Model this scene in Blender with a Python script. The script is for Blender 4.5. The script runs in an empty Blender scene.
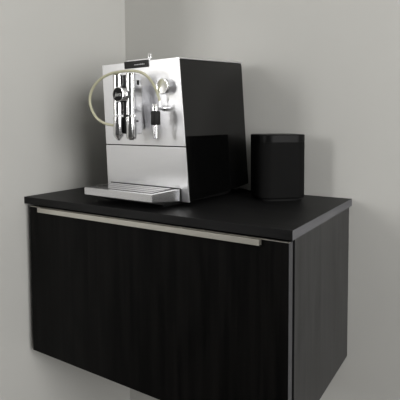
import bpy, bmesh, math, random
from mathutils import Vector, Matrix
random.seed(4)
S = bpy.context.scene
COL = S.collection
PI = math.pi
Z0 = 0.95                      # height of the worktop above the floor

# ------------------------------------------------------------------ materials
def new_mat(name):
    m = bpy.data.materials.new(name); m.use_nodes = True
    return m, m.node_tree, m.node_tree.nodes['Principled BSDF']

def plain(name, col, rough=.5, metal=0., spec=.5, noise=0., nscale=60, bump=0.):
    m, nt, p = new_mat(name)
    p.inputs['Base Color'].default_value = (*col, 1)
    p.inputs['Roughness'].default_value = rough
    p.inputs['Metallic'].default_value = metal
    p.inputs['Specular IOR Level'].default_value = spec
    if noise or bump:
        tc = nt.nodes.new('ShaderNodeTexCoord'); n = nt.nodes.new('ShaderNodeTexNoise')
        n.inputs['Scale'].default_value = nscale; n.inputs['Detail'].default_value = 4
        nt.links.new(tc.outputs['Object'], n.inputs['Vector'])
        if noise:
            r = nt.nodes.new('ShaderNodeValToRGB')
            r.color_ramp.elements[0].color = (*[c*(1-noise) for c in col], 1)
            r.color_ramp.elements[1].color = (*[min(1, c*(1+noise)) for c in col], 1)
            nt.links.new(n.outputs['Fac'], r.inputs['Fac']); nt.links.new(r.outputs['Color'], p.inputs['Base Color'])
        if bump:
            b = nt.nodes.new('ShaderNodeBump'); b.inputs['Strength'].default_value = bump; b.inputs['Distance'].default_value = .001
            nt.links.new(n.outputs['Fac'], b.inputs['Height']); nt.links.new(b.outputs['Normal'], p.inputs['Normal'])
    return m

def wood(name, dark, light, grain, rough=.42, spec=.5):
    """stained wood; grain = axis the fibres run along"""
    m, nt, p = new_mat(name)
    tc = nt.nodes.new('ShaderNodeTexCoord'); mp = nt.nodes.new('ShaderNodeMapping')
    s = [75, 75, 75]; s['xyz'.index(grain)] = 2.6
    mp.inputs['Scale'].default_value = s
    nt.links.new(tc.outputs['Object'], mp.inputs['Vector'])
    n = nt.nodes.new('ShaderNodeTexNoise'); n.inputs['Scale'].default_value = 1.; n.inputs['Detail'].default_value = 6
    n.inputs['Roughness'].default_value = .62; n.inputs['Distortion'].default_value = .35
    nt.links.new(mp.outputs['Vector'], n.inputs['Vector'])
    mp2 = nt.nodes.new('ShaderNodeMapping'); s2 = [6, 6, 6]; s2['xyz'.index(grain)] = 1.3
    mp2.inputs['Scale'].default_value = s2; nt.links.new(tc.outputs['Object'], mp2.inputs['Vector'])
    n2 = nt.nodes.new('ShaderNodeTexNoise'); n2.inputs['Scale'].default_value = 1.; n2.inputs['Detail'].default_value = 2
    nt.links.new(mp2.outputs['Vector'], n2.inputs['Vector'])
    # cathedral figure: rings cut out of a slow noise field
    mu = nt.nodes.new('ShaderNodeMath'); mu.operation = 'MULTIPLY'; mu.inputs[1].default_value = 60
    nt.links.new(n2.outputs['Fac'], mu.inputs[0])
    sn = nt.nodes.new('ShaderNodeMath'); sn.operation = 'SINE'; nt.links.new(mu.outputs[0], sn.inputs[0])
    ad = nt.nodes.new('ShaderNodeMath'); ad.operation = 'MULTIPLY_ADD'; ad.inputs[1].default_value = .07
    nt.links.new(sn.outputs[0], ad.inputs[0]); nt.links.new(n.outputs['Fac'], ad.inputs[2])
    r = nt.nodes.new('ShaderNodeValToRGB')
    r.color_ramp.elements[0].position = .36; r.color_ramp.elements[0].color = (*dark, 1)
    r.color_ramp.elements[1].position = .72; r.color_ramp.elements[1].color = (*light, 1)
    nt.links.new(ad.outputs[0], r.inputs['Fac']); nt.links.new(r.outputs['Color'], p.inputs['Base Color'])
    b = nt.nodes.new('ShaderNodeBump'); b.inputs['Strength'].default_value = .25; b.inputs['Distance'].default_value = .0006
    nt.links.new(ad.outputs[0], b.inputs['Height']); nt.links.new(b.outputs['Normal'], p.inputs['Normal'])
    p.inputs['Roughness'].default_value = rough; p.inputs['Specular IOR Level'].default_value = spec
    return m

def brushed(name, col, rough, axis='x', bump=.0):
    m, nt, p = new_mat(name)
    p.inputs['Base Color'].default_value = (*col, 1); p.inputs['Metallic'].default_value = 1
    tc = nt.nodes.new('ShaderNodeTexCoord'); mp = nt.nodes.new('ShaderNodeMapping')
    s = [400, 400, 400]; s['xyz'.index(axis)] = 12
    mp.inputs['Scale'].default_value = s; nt.links.new(tc.outputs['Object'], mp.inputs['Vector'])
    n = nt.nodes.new('ShaderNodeTexNoise'); n.inputs['Scale'].default_value = 1; n.inputs['Detail'].default_value = 2
    nt.links.new(mp.outputs['Vector'], n.inputs['Vector'])
    mr = nt.nodes.new('ShaderNodeMapRange'); mr.inputs['To Min'].default_value = rough*.98; mr.inputs['To Max'].default_value = rough*1.02
    nt.links.new(n.outputs['Fac'], mr.inputs['Value']); nt.links.new(mr.outputs['Result'], p.inputs['Roughness'])
    return m

M = {}
M['dark_paint'] = plain('ambient_cut_paint', (.10, .10, .10), .8, spec=.2)  # dark colour on unseen walls, chosen to cut the ambient light
M['paint'] = plain('wall_paint', (.60, .595, .57), .75, spec=.25, noise=.025, nscale=3, bump=.05)
M['ceiling'] = plain('ceiling_paint', (.7, .7, .68), .9)
M['floor'] = wood('floor_oak', (.06, .056, .052), (.11, .10, .09), 'y', .5)
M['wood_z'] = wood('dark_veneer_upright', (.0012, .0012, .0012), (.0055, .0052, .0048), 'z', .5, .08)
M['wood_side_lit'] = wood('lit_veneer_side', (.005, .005, .0055), (.022, .022, .023), 'z', .36, .5)  # lighter copy of the veneer, sheen from the wall painted in
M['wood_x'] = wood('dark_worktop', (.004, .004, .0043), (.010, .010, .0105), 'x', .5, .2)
M['wood_edge_lit'] = wood('lit_worktop_edge', (.085, .085, .095), (.125, .125, .135), 'y', .45, .5)  # light on the worktop's end edge painted in as a lighter tone
M['edge_band_lit'] = plain('lit_edge_band', (.05, .05, .055), .4)  # door edge band, lightened to paint in the light it catches
M['nickel'] = brushed('satin_nickel', (.62, .60, .54), .42, 'x')
M['alu'] = brushed('brushed_aluminium', (.87, .87, .89), .34, 'x')
M['alu_tray'] = brushed('brushed_tray_metal', (.76, .76, .78), .25, 'x')
M['grate'] = brushed('grate_metal', (.36, .36, .365), .22, 'x')
M['chrome'] = plain('chrome', (.88, .88, .89), .17, 1.)
M['gloss_black'] = plain('gloss_black', (.0025, .0025, .0025), .05, spec=.4)
M['black'] = plain('black_plastic', (.008, .008, .008), .45, spec=.4)
M['rubber'] = plain('black_rubber', (.012, .012, .012), .6, spec=.3, bump=.2, nscale=900)
M['display'] = plain('display_black', (.006, .006, .007), .15)
M['badge_black'] = plain('badge_black', (.006, .006, .006), .55, spec=.15)
M['pale'] = plain('pale_print', (.55, .56, .55), .5)
M['hose'] = plain('cream_silicone', (.66, .64, .46), .35)
M['hose'].node_tree.nodes['Principled BSDF'].inputs['Transmission Weight'].default_value = .25
M['spk_cap'] = plain('speaker_cap', (.005, .005, .005), .42, spec=.12)
M['spk_mesh'] = plain('speaker_grille', (.0065, .0065, .0065), .7, spec=.08, noise=.4, nscale=1400, bump=.3)
M['glass'] = plain('window_glass', (1, 1, 1), .0)
M['glass'].node_tree.nodes['Principled BSDF'].inputs['Transmission Weight'].default_value = 1
M['glass'].node_tree.nodes['Principled BSDF'].inputs['IOR'].default_value = 1.01
M['white'] = plain('white_lacquer', (.75, .75, .74), .4)

# ------------------------------------------------------------------ helpers
def link(name, bm, mat, parent=None, smooth=False, bevel=0., seg=2, angle=35):
    me = bpy.data.meshes.new(name)
    bmesh.ops.recalc_face_normals(bm, faces=bm.faces)
    bm.to_mesh(me); bm.free()
    mats = mat if isinstance(mat, (list, tuple)) else [mat]
    for q in mats: me.materials.append(q)
    o = bpy.data.objects.new(name, me); COL.objects.link(o)
    if parent: o.parent = parent
    if smooth or bevel:
        for p in me.polygons: p.use_smooth = True
    if bevel:
        b = o.modifiers.new('bevel', 'BEVEL'); b.width = bevel; b.segments = seg; b.limit_method = 'ANGLE'
        b.angle_limit = math.radians(30); b.harden_normals = True
    elif smooth:
        me.set_sharp_from_angle(angle=math.radians(angle))
    return o

def hexa(bm, c):               # c: 8 corners, bottom 4 ccw then top 4 ccw
    v = [bm.verts.new(p) for p in c]
    for f in ((3,2,1,0), (4,5,6,7), (0,1,5,4), (1,2,6,5), (2,3,7,6), (3,0,4,7)):
        bm.faces.new([v[i] for i in f])

def box(bm, x0, x1, y0, y1, z0, z1):
    hexa(bm, [(x0,y0,z0),(x1,y0,z0),(x1,y1,z0),(x0,y1,z0),(x0,y0,z1),(x1,y0,z1),(x1,y1,z1),(x0,y1,z1)])

def bx(name, mat, parent, *r, bevel=0.):
    bm = bmesh.new(); box(bm, *r)
    return link(name, bm, mat, parent, bevel=bevel)

def lathe(bm, prof, origin, axis, seg=40, wob=None):
    """prof: (radius, distance along axis) from one end to the other; radius 0 closes"""
    a = Vector(axis).normalized(); o = Vector(origin)
    q = Vector((0, 0, 1)).rotation_difference(a)
    rings = []
    for r, h in prof:
        if r < 1e-6:
            rings.append([bm.verts.new(o + a*h)]); continue
        ring = []
        for k in range(seg):
            rr = r*(wob(k, seg) if wob else 1)
            ring.append(bm.verts.new(o + q @ Vector((rr*math.cos(2*PI*k/seg), rr*math.sin(2*PI*k/seg), h))))
        rings.append(ring)
    for A, B in zip(rings, rings[1:]):
        if len(A) == 1 and len(B) == 1: continue
        for k in range(seg):
            j = (k+1) % seg
            if len(A) == 1: bm.faces.new((A[0], B[k], B[j]))
            elif len(B) == 1: bm.faces.new((A[k], A[j], B[0]))
            else: bm.faces.new((A[k], A[j], B[j], B[k]))
    return rings

def lat(name, mat, parent, prof, origin, axis=(0,0,1), seg=40, angle=40, wob=None):
    bm = bmesh.new(); lathe(bm, prof, origin, axis, seg, wob)
    return link(name, bm, mat, parent, smooth=True, angle=angle)

def catmull(pts, n=8):
    P = [Vector(p) for p in pts]; P = [2*P[0]-P[1]] + P + [2*P[-1]-P[-2]]; out = []
    for i in range(1, len(P)-2):
        for k in range(n):
            t = k/n; a, b, c, d = P[i-1], P[i], P[i+1], P[i+2]
            out.append(.5*((2*b) + (c-a)*t + (2*a-5*b+4*c-d)*t*t + (3*b-a-3*c+d)*t**3))
    out.append(P[-2]); return out

def tube(name, mat, parent, pts, r, seg=14, bore=0.):
    P = catmull(pts); bm = bmesh.new()
    t = (P[1]-P[0]).normalized(); nrm = t.orthogonal().normalized(); rings = []
    for i, p in enumerate(P):
        t2 = (P[min(i+1, len(P)-1)] - P[max(i-1, 0)]).normalized()
        nrm = (t.rotation_difference(t2) @ nrm).normalized(); t = t2
        b = t.cross(nrm)
        rings.append([bm.verts.new(p + r*(math.cos(2*PI*k/seg)*nrm + math.sin(2*PI*k/seg)*b)) for k in range(seg)])
    for A, B in zip(rings, rings[1:]):
        for k in range(seg): bm.faces.new((A[k], A[(k+1)%seg], B[(k+1)%seg], B[k]))
    bm.faces.new(rings[0][::-1]); bm.faces.new(rings[-1])
    return link(name, bm, mat, parent, smooth=True, angle=60)

def empty(name, loc, label, cat, rz=0.):
    o = bpy.data.objects.new(name, None); COL.objects.link(o)
    o.empty_display_size = .05
    o.location = loc; o.rotation_euler = (0, 0, rz); o['label'] = label; o['category'] = cat
    return o

def struct(o, label=None):
    o['kind'] = 'structure'
    if label: o['label'] = label
    return o

# ------------------------------------------------------------------ room
RX, RY, RH = 2.7, -3.2, 2.6
struct(bx('floor', M['floor'], None, -1.8, RX+.1, RY-.1, .1, -.1, 0))
struct(bx('ceiling', M['ceiling'], None, -1.8, RX+.1, RY-.1, .1, RH, RH+.1))
struct(bx('wall_left', M['paint'], None, -.1, 0, -.62, .1, 0, RH), 'pale grey painted wall on the left, beside the cabinet')
struct(bx('wall_back', M['paint'], None, 0, RX+.1, 0, .1, 0, RH), 'pale grey painted wall the cabinet hangs on')
struct(bx('wall_alcove', M['paint'], None, -1.8, -.1, -.62, -.52, 0, RH))
struct(bx('wall_side', M['paint'], None, -1.8, -1.7, RY-.1, -.62, 0, RH))
def holed(name, axis, pos, a0, a1, h):           # wall with one window opening
    ha, hb, hz0, hz1 = h; bm = bmesh.new()
    def b(p, q, z0, z1):
        if axis == 'x': box(bm, pos, pos+.1, p, q, z0, z1)
        else: box(bm, p, q, pos-.1, pos, z0, z1)
    b(a0, ha, 0, RH); b(hb, a1, 0, RH); b(ha, hb, 0, hz0); b(ha, hb, hz1, RH)
    return struct(link(name, bm, M['dark_paint']))
WR = (-2.1, -.7, .75, 2.4)
WF = (-1.5, -.8, 1.05, 2.45)
holed('wall_right', 'x', RX, RY-.1, 0, WR)
holed('wall_front', 'y', RY, -1.7, RX, WF)
def window(name, axis, pos, h):
    ha, hb, z0, z1 = h
    def b(bm, p, q, u, v, d0, d1):
        if axis == 'x': box(bm, pos+d0, pos+d1, p, q, u, v)
        else: box(bm, p, q, pos-d1, pos-d0, u, v)
    bm = bmesh.new(); w = .05; mid = (ha+hb)/2
    b(bm, ha, ha+w, z0, z1, .02, .07); b(bm, hb-w, hb, z0, z1, .02, .07)
    b(bm, ha+w, hb-w, z0, z0+w, .02, .07); b(bm, ha+w, hb-w, z1-w, z1, .02, .07); b(bm, mid-.025, mid+.025, z0+w, z1-w, .02, .07)
    o = struct(link(name, bm, M['white']))
    bm = bmesh.new(); b(bm, ha+w, mid-.025, z0+w, z1-w, .04, .046); b(bm, mid+.025, hb-w, z0+w, z1-w, .04, .046)
    g = link('pane', bm, M['glass'], o)
window('window_1', 'x', RX, WR)
window('window_2', 'y', RY, WF)

# ------------------------------------------------------------------ wall cabinet and worktop
W, D, T, H, E_, GAP = .70, .3821, .0171, .3836, .0063, .0209
FL, FR = GAP, W - E_           # carcass left / right
DT = .0165                      # door thickness
cab = empty('wall_cabinet', (0, 0, Z0-H), 'black wood-grain wall-hung cabinet with a flap door and slim metal pull', 'cabinet')
ht = H - T                     # carcass height, local z 0..ht
bk = -D + DT + .0110           # front of the carcass
bx('side_panel', M['wood_side_lit'], cab, FR-.016, FR, bk, -.0005, 0, ht, bevel=.0004)['label'] = 'dark wood-grain right side panel, sheen painted into its colour'
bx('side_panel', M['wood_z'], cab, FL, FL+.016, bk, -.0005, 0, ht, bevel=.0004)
bx('bottom_panel', M['wood_z'], cab, FL+.016, FR-.016, bk, -.0005, .0003, .016)
bx('top_rail', M['black'], cab, FL+.016, FR-.016, bk, -.0005, ht-.016, ht-.0003)
bx('back_panel', M['black'], cab, FL+.016, FR-.016, -.008, -.0008, .016, ht-.016)
bx('filler_strip', M['black'], cab, .0005, FL-.0005, -.30, -.28, .0, ht-.0003)
dtop = ht - .0039
door = bx('door', M['wood_z'], cab, FL, FR-.0004, -D+.0004, -D+DT-.0002, -.0005, dtop-.0012)
bx('lit_edge_strip', M['edge_band_lit'], door, FR-.0004, FR+.0001, -D, -D+DT, -.0005, dtop-.0012)['label'] = 'edge strip on the right end, painted grey for the light on it'
bx('lit_top_edge', M['nickel'], door, FL, FR, -D, -D+.006, dtop-.0012, dtop)['label'] = 'thin pale strip painting the light along the top edge'  # added strip, stands for light caught on the door's top edge
bm = bmesh.new()
hx0, hx1 = .0605, .6428
box(bm, hx0, hx1, -D-.009, -D-.0075, dtop-.0108, dtop-.0002)    # lip
box(bm, hx0, hx1, -D-.0075, -D-.0001, dtop-.0017, dtop-.0002)      # flange
box(bm, hx0, hx1, -D-.0015, -D-.0001, dtop-.0108, dtop-.0017)
h_ = link('handle', bm, M['nickel'], door, bevel=.0003); h_['label'] = 'long satin metal edge pull'

wt = empty('worktop', (0, 0, Z0-T), 'dark wood-grain slab lying on top of the wall-hung cabinet', 'worktop')
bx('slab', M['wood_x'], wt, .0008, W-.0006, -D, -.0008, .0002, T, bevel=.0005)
bx('edge_band_lit', M['wood_edge_lit'], wt, W-.0006, W, -D, -.0008, .0002, T)['label'] = 'end edge, painted lighter for the light on it'

# ------------------------------------------------------------------ coffee machine
# local frame: x to the machine's right (0 at its front right foot), y to its back, z above the worktop
cm = empty('coffee_machine', (.4315, -.2904, Z0), 'silver-fronted black automatic coffee machine with cream milk hose, on the worktop', 'coffee machine', -.05)
TP, SL = .0274, -.0726
xr = lambda z: -TP*(z-.01)
xl = lambda z: -.2463 + TP*(z-.01)
uf = lambda z: SL*(z-.01)
topz = lambda u: .3171 + (u+.0223)*.0631
def slab(bm, za, zb, o0, o1, ina=0., inb=None):
    """plate following the leaning front: offsets o0<o1 from the front plane; inset at left / right"""
    inb = ina if inb is None else inb
    hexa(bm, [(xl(za)+ina, uf(za)+o0, za), (xr(za)-inb, uf(za)+o0, za), (xr(za)-inb, uf(za)+o1, za), (xl(za)+ina, uf(za)+o1, za),
              (xl(zb)+ina, uf(zb)+o0, zb), (xr(zb)-inb, uf(zb)+o0, zb), (xr(zb)-inb, uf(zb)+o1, zb), (xl(zb)+ina, uf(zb)+o1, zb)])
# body
bm = bmesh.new()
prof = [(.0032, .012), (.1486, .0150), (.2590, .0225), (.2605, .0265), (.2395, topz(.2387)-.0085), (.236, topz(.236)-.0032), (uf(.3139)+.0032, .3139)]
ins = .0012
L = [bm.verts.new((xl(z)+ins, u, z)) for u, z in prof]; Rr = [bm.verts.new((xr(z)-ins, u, z)) for u, z in prof]
bm.faces.new(L); bm.faces.new(Rr[::-1])
for i in range(len(prof)):
    j = (i+1) % len(prof); bm.faces.new((L[i], Rr[i], Rr[j], L[j]))
b_ = link('body', bm, M['gloss_black'], cm, bevel=.0012); b_['label'] = 'glossy black housing'
# metal skin
bm = bmesh.new(); slab(bm, .1305, .3171, 0, .003)
o = link('front_panel', bm, M['alu'], cm, bevel=.0008); o['label'] = 'brushed silver upper front panel'
bm = bmesh.new(); slab(bm, .0095, .1285, 0, .003)
o = link('lower_front_panel', bm, M['alu'], cm, bevel=.0006); o['label'] = 'brushed silver lower front panel'
bm = bmesh.new()
za, zb = .3171, topz(.2405)
xa0, xa1, xb0, xb1 = xl(.317)-.0004, xr(.317)+.0004, xl(zb)-.0004, xr(zb)+.0004
u0, u1 = uf(.3171)+.0031, .2405
hexa(bm, [(xa0,u0,za-.003),(xa1,u0,za-.003),(xb1,u1,zb-.003),(xb0,u1,zb-.003),(xa0,u0,za+.0003),(xa1,u0,za+.0003),(xb1,u1,zb+.0003),(xb0,u1,zb+.0003)])
o = link('top_panel', bm, M['alu'], cm, bevel=.0008); o['label'] = 'silver top cover'
# display
zd0, zd1 = .3030, .3190
bm = bmesh.new()
hexa(bm, [(-.1640, uf(zd0)-.002, zd0), (-.0915, uf(zd0)-.002, zd0), (-.0915, uf(zd0)-.0001, zd0), (-.1640, uf(zd0)-.0001, zd0),
          (-.1640, uf(zd1)-.002, zd1), (-.0915, uf(zd1)-.002, zd1), (-.0915, uf(zd1)-.0001, zd1), (-.1640, uf(zd1)-.0001, zd1)])
disp = link('display', bm, M['display'], cm, bevel=.0004); disp['label'] = 'black display strip with faint pale writing'
def text_mesh(body, size, shear=0., ext=.0002, space=1.):
    c = bpy.data.curves.new('t', 'FONT'); c.body = body; c.size = size; c.shear = shear; c.extrude = ext
    c.align_x = 'CENTER'; c.align_y = 'CENTER'; c.space_character = space; c.offset = .00006
    t = bpy.data.objects.new('t', c); COL.objects.link(t); bpy.context.view_layer.update()
    me = bpy.data.meshes.new_from_object(t.evaluated_get(bpy.context.evaluated_depsgraph_get()))
    bpy.data.objects.remove(t); bpy.data.curves.remove(c); me.materials.clear(); return me
# worn, unreadable row of pale characters on the display: short strokes only
bm = bmesh.new(); x = -.133
for k in range(13):
    w = random.choice((.0008, .0016, .0020)); hh = random.choice((.0016, .0022, .0028)); zc = .3098 - .0007 + random.uniform(-.0002, .0002)
    box(bm, x, x+w, uf(zc)-.0024, uf(zc)-.0019, zc, zc+hh); x += w + .0011
link('marks', bm, M['pale'], disp)
# lid housing behind the display and the little post
bm = bmesh.new(); box(bm, -.1635, -.0925, -.0185, .055, .3172, .3235)
o = link('bean_lid', bm, M['alu_tray'], cm, bevel=.002)
lat('lid_post', M['chrome'], cm, [(0, 0), (.0052, 0), (.0052, .0125), (.0040, .0150), (0, .0155)], (-.0985, -.0095, .3190)) 

# coffee spout
sp_ = []
bm = bmesh.new(); box(bm, -.130, -.0965, -.063, -.0400, .157, .2845)
spout = link('spout_block', bm, M['chrome'], cm, bevel=.0015); spout['label'] = 'chrome coffee spout block'
bx('gap_shade', M['black'], spout, -.1285, -.1120, -.0645, -.0629, .158, .2840)['label'] = 'black strip painting the shaded gap between the two spout columns'  # added black strip, paints the dark gap between the columns
bx('slot', M['black'], spout, -.0967, -.0962, -.0585, -.0515, .183, .1865)
bx('gap_shade', M['black'], spout, -.1285, -.1120, -.0645, -.0629, .158, .2840)['label'] = 'black strip painting the shaded gap between the two spout columns'  # same painted dark gap a second time
bx('slot', M['black'], spout, -.0967, -.0962, -.0555, -.0485, .262, .272)
bm = bmesh.new(); box(bm, -.140, -.114, -.0398, -.0155, .166, .262)
link('spout_mount', bm, M['alu_tray'], cm, bevel=.001)
def column(x, u, r, ztop, zs, zt, zb, rs, rt):
    c = lat('spout_column', M['chrome'], cm, [(0, zs+.004), (r, zs+.004), (r, ztop-.0006), (r-.0006, ztop), (0, ztop)], (x, u, 0))
    lat('nozzle', M['chrome'], c, [(0, zb), (rt*.65, zb), (rt*.7, zb+.001), (rt, zb+.001), (rs-.0006, zt), (rs, zt+.002), (rs, zs-.0006), (rs-.0008, zs), (0, zs)], (x, u, 0))
    lat('nozzle_tip', M['black'], c, [(0, zb-.0012), (rt*.55, zb-.0012), (rt*.55, zb+.0004), (0, zb+.0004)], (x, u, 0), seg=20)
    return c
column(-.1380, -.070, .0107, .2880, .1945, .1535, .1445, .0111, .0050)
column(-.1050, -.065, .0100, .2865, .1940, .1490, .1455, .0108, .0088)
# round badge
bc = Vector((-.1215, -.060, .2412))
bd = lat('badge_barrel', M['chrome'], cm, [(0, 0), (.0165, 0), (.0165, .0255), (.0160, .0272), (.0145, .0275), (.0142, .0262), (0, .0262)], bc, (0, -1, 0), 48)
disc = lat('badge_face', M['badge_black'], bd, [(0, .0263), (.0140, .0263), (.0140, .0268), (0, .0268)], bc, (0, -1, 0), 48); disc['label'] = 'round black face with slanted white lettering'
me = text_mesh('jura', .0122, .35)
me.materials.append(M['pale'])
tt = bpy.data.objects.new('badge_lettering', me); COL.objects.link(tt); tt.parent = bd
tt.location = (bc.x-.0004, bc.y-.0270, bc.z-.0002); tt.rotation_euler = (PI/2, 0, 0)

# rotary steam knob
kz = .2588; ku = uf(kz)
kn = lat('steam_knob', M['chrome'], cm, [(0, 0), (.0085, 0), (.0085, .0085), (.0155, .0090), (.0168, .0105), (.0168, .0160), (.0158, .0178), (.0138, .0182), (.0125, .0176), (0, .0180)],
    (-.0430, ku-.0002, kz), (0, -1, -.07), 64, wob=lambda k, s: 1+.018*math.cos(12*2*PI*k/s))
kn['label'] = 'round chrome dial with a ribbed edge'
# steam wand
sx, su = -.0495, -.050
wand = lat('steam_wand', M['chrome'], cm, [(0, .148), (.0038, .148), (.0056, .1495), (.0058, .176), (0, .176)], (sx, su, 0), seg=32)
g_ = lat('grip', M['rubber'], wand, [(0, .1762), (.0090, .1762), (.0098, .1775), (.0098, .2040), (.0090, .2053), (0, .2053)], (sx, su, 0), wob=lambda k, s: 1+.02*math.cos(20*2*PI*k/s), seg=80); g_['label'] = 'black ribbed grip'
lat('connector', M['chrome'], wand, [(0, .2055), (.0074, .2055), (.0074, .2195), (.0066, .2205), (0, .2205)], (sx, su, 0))
lat('joint', M['chrome'], wand, [(0, .002), (.0036, .002), (.0036, .022), (.0040, .0235), (.0062, .0255), (.0070, .0295), (.0062, .0335), (.0040, .0358), (.0040, -su+uf(.212)-.0002), (0, -su+uf(.212)-.0002)], (sx, su, .212), (0, 1, 0))
lat('nipple', M['chrome'], wand, [(0, .214), (.0016, .214), (.0016, .230), (0, .230)], (-.0520, -.0325, 0), seg=16)
hp = [(-.1400,-.073,.1755), (-.1520,-.0755,.1763), (-.1728,-.080,.181), (-.1947,-.083,.1944), (-.2071,-.086,.2167), (-.2075,-.088,.2366), (-.1972,-.088,.2581),
      (-.1745,-.088,.2754), (-.1455,-.086,.2856), (-.1146,-.084,.2889), (-.0868,-.080,.2888), (-.069,-.072,.2849), (-.0606,-.060,.276), (-.0561,-.048,.2611),
      (-.0545,-.038,.2449), (-.0525,-.033,.2275)]
o = tube('milk_hose', M['hose'], cm, hp, .0029); o['label'] = 'looped cream translucent milk hose'

# drip tray
tf, tb = -.0835, -.0002
def trap(z0f, z1f, z0b, z1b, xf0, xf1, xb0, xb1, uf_, ub_):
    bm = bmesh.new()
    hexa(bm, [(xf0,uf_,z0f),(xf1,uf_,z0f),(xb1,ub_,z0b),(xb0,ub_,z0b),(xf0,uf_,z1f),(xf1,uf_,z1f),(xb1,ub_,z1b),(xb0,ub_,z1b)])
    return bm
XF0, XF1, XB0, XB1 = -.2370, -.0325, -.2330, -.0220
tray = link('drip_tray', trap(.0180, .0345, .0105, .0372, XF0, XF1, XB0, XB1, tf, tb-.002), M['alu_tray'], cm, bevel=.0008)
tray['label'] = 'shallow silver drip tray'
def ty(u): return .0345 + (u-tf)/(tb-.002-tf)*.0027
link('tray_groove', trap(.0100, .0392, .0100, .0392, XB0-.002, XB1+.002, XB0-.002, XB1+.002, -.0038, -.0006), M['black'], cm, bevel=.0006)  # dark plate added to paint the groove around the tray
bm = bmesh.new(); a0, a1 = tf+.009, tb-.008
hexa(bm, [(XF0+.01,a0,ty(a0)-.003),(XF1-.008,a0,ty(a0)-.003),(XB1-.008,a1,ty(a1)-.003),(XB0+.01,a1,ty(a1)-.003),
          (XF0+.01,a0,ty(a0)+.0002),(XF1-.008,a0,ty(a0)+.0002),(XB1-.008,a1,ty(a1)+.0002),(XB0+.01,a1,ty(a1)+.0002)])
link('drip_well', bm, M['black'], tray)
bm = bmesh.new(); n = 4; pitch = (a1-a0)/n
for k in range(n):
    ua = a0 + k*pitch + .0018; ub = a0 + (k+1)*pitch - .0018
    hexa(bm, [(XF0+.012,ua,ty(ua)+.0001),(XF1-.009,ua,ty(ua)+.0001),(XF1-.009,ub,ty(ub)+.0001),(XF0+.012,ub,ty(ub)+.0001),
              (XF0+.012,ua,ty(ua)+.0012),(XF1-.009,ua,ty(ua)+.0012),(XF1-.009,ub,ty(ub)+.0012),(XF0+.012,ub,ty(ub)+.0012)])
for xx in (-.185, -.1275, -.07):
    box(bm, xx-.003, xx+.003, a0+.001, a1-.001, ty(a0)+.0001, ty(a0)+.0012)
link('grate', bm, M['grate'], tray, bevel=.0003)['label'] = 'slotted grate'
# base
bm = bmesh.new()
hexa(bm, [(-.205,-.040,.003),(-.035,-.040,.003),(-.022,.19,.003),(-.225,.19,.003),(-.222,-.056,.0102),(-.028,-.056,.0102),(-.014,.225,.026),(-.232,.225,.026)])
hexa(bm, [(-.222,-.056,.0103),(-.028,-.056,.0103),(-.028,-.0045,.0103),(-.222,-.0045,.0103),(-.222,-.056,.0150),(-.028,-.056,.0150),(-.028,-.0045,.0104),(-.222,-.0045,.0104)])
base = link('base', bm, M['black'], cm, bevel=.001)
for x, y in ((-.19, -.025), (-.05, -.025), (-.205, .17), (-.04, .17)):
    lat('foot', M['rubber'], cm, [(0, 0), (.008, 0), (.0085, .0029), (0, .0029)], (x, y, 0), seg=24)

# ------------------------------------------------------------------ speaker
sp = empty('speaker', (.5420, -.0770, Z0), 'small black rounded-square speaker on the worktop beside the coffee machine', 'speaker', math.radians(43))
def rsq(half, r, n=10):
    out = []
    for cx, cy, a in ((1,1,0), (-1,1,90), (-1,-1,180), (1,-1,270)):
        for k in range(n+1):
            t = math.radians(a + 90*k/n)
            out.append((cx*(half-r)+r*math.cos(t), cy*(half-r)+r*math.sin(t)))
    return out
def rprism(name, mat, parent, levels, r):
    bm = bmesh.new(); rings = []
    for half, z in levels:
        rings.append([bm.verts.new((x*.94, y*.94, z*.972)) for x, y in rsq(half, max(.004, r - (.06-half)))])
    n = len(rings[0])
    for A, B in zip(rings, rings[1:]):
        for k in range(n): bm.faces.new((A[k], A[(k+1)%n], B[(k+1)%n], B[k]))
    bm.faces.new(rings[0][::-1]); bm.faces.new(rings[-1])
    return link(name, bm, mat, parent, smooth=True, angle=30)
SR = .030
rprism('speaker_foot', M['rubber'], sp, [(.048, 0), (.0485, .0042)], SR)
rprism('lower_shell', M['spk_cap'], sp, [(.0530, .0042), (.0578, .0056), (.0590, .0090)], SR)
rprism('grille', M['spk_mesh'], sp, [(.0590, .0091), (.0590, .1390)], SR)
rprism('upper_shell', M['spk_cap'], sp, [(.0582, .1391), (.0582, .1402), (.0592, .1403), (.0592, .1555), (.0582, .1568)], SR)
t_ = rprism('touch_top', M['spk_cap'], sp, [(.0560, .1569), (.0558, .1573)], SR)

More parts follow.
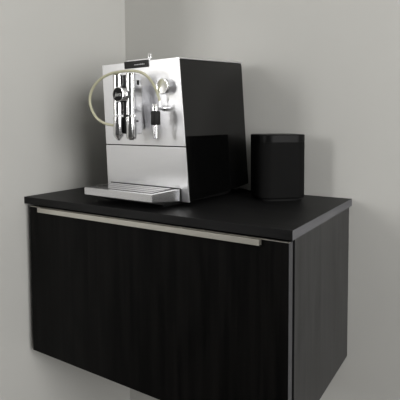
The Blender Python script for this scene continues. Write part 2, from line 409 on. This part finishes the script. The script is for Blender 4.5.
# ------------------------------------------------------------------ cord
c = tube('power_cord', M['black'], None, [(.402,-.008,Z0+.0024), (.420,-.012,Z0+.0024), (.435,-.022,Z0+.0024), (.452,-.034,Z0+.0024), (.474,-.030,Z0+.0024), (.500,-.012,Z0+.0024), (.520,-.006,Z0+.0024), (.550,-.0065,Z0+.0024)], .0022)
c['label'] = 'thin black cord on the worktop between coffee machine and speaker'; c['category'] = 'cord'

# ------------------------------------------------------------------ light
def area(name, loc, rot, sx_, sy_, power, col=(1, 1, 1)):
    l = bpy.data.lights.new(name, 'AREA'); l.shape = 'RECTANGLE'; l.size = sx_; l.size_y = sy_; l.energy = power; l.color = col
    o = bpy.data.objects.new(name, l); COL.objects.link(o); o.location = loc; o.rotation_euler = rot
    return o
def daylight(name, axis, pos, h, power):           # one area light in each half of the window, between the frame bars
    ha, hb, z0, z1 = h; w_ = .05; mid = (ha+hb)/2
    for a, b in ((ha+w_, mid-.025), (mid+.025, hb-w_)):
        if axis == 'x': area(name, (pos+.035, (a+b)/2, (z0+z1)/2), (0, PI/2, 0), z1-z0-2*w_, b-a, power/2, (1, .99, .97))
        else: area(name, ((a+b)/2, pos-.035, (z0+z1)/2), (PI/2, 0, 0), b-a, z1-z0-2*w_, power/2, (1, .99, .97))
daylight('daylight_right', 'x', RX, WR, 52)
daylight('daylight_front', 'y', RY, WF, 31)
w = bpy.data.worlds.new('world'); S.world = w; w.use_nodes = True
w.node_tree.nodes['Background'].inputs[0].default_value = (.85, .9, 1, 1)
w.node_tree.nodes['Background'].inputs[1].default_value = 0.3

# ------------------------------------------------------------------ camera
cd = bpy.data.cameras.new('camera'); cam = bpy.data.objects.new('camera', cd); COL.objects.link(cam)
cd.sensor_width = 36; cd.sensor_fit = 'HORIZONTAL'; cd.lens = 461.2046*36/400
cd.shift_x = (200-199.9445)/400; cd.shift_y = -(200-149.530)/400
cd.clip_start = .02
ya, pi_, ro = .5661281, -.0564730, .00443141
R = Matrix.Rotation(ya, 4, 'Z') @ Matrix.Rotation(pi_, 4, 'X') @ Matrix.Rotation(ro, 4, 'Y') @ Matrix.Rotation(PI/2, 4, 'X')
cam.matrix_world = Matrix.Translation((.97719, -1.10546, .17905+Z0)) @ R
S.camera = cam
S.view_settings.view_transform = 'Standard'; S.view_settings.look = 'None'
S.view_settings.gamma = 1; S.view_settings.use_curve_mapping = False
S.view_settings.exposure = 0.0
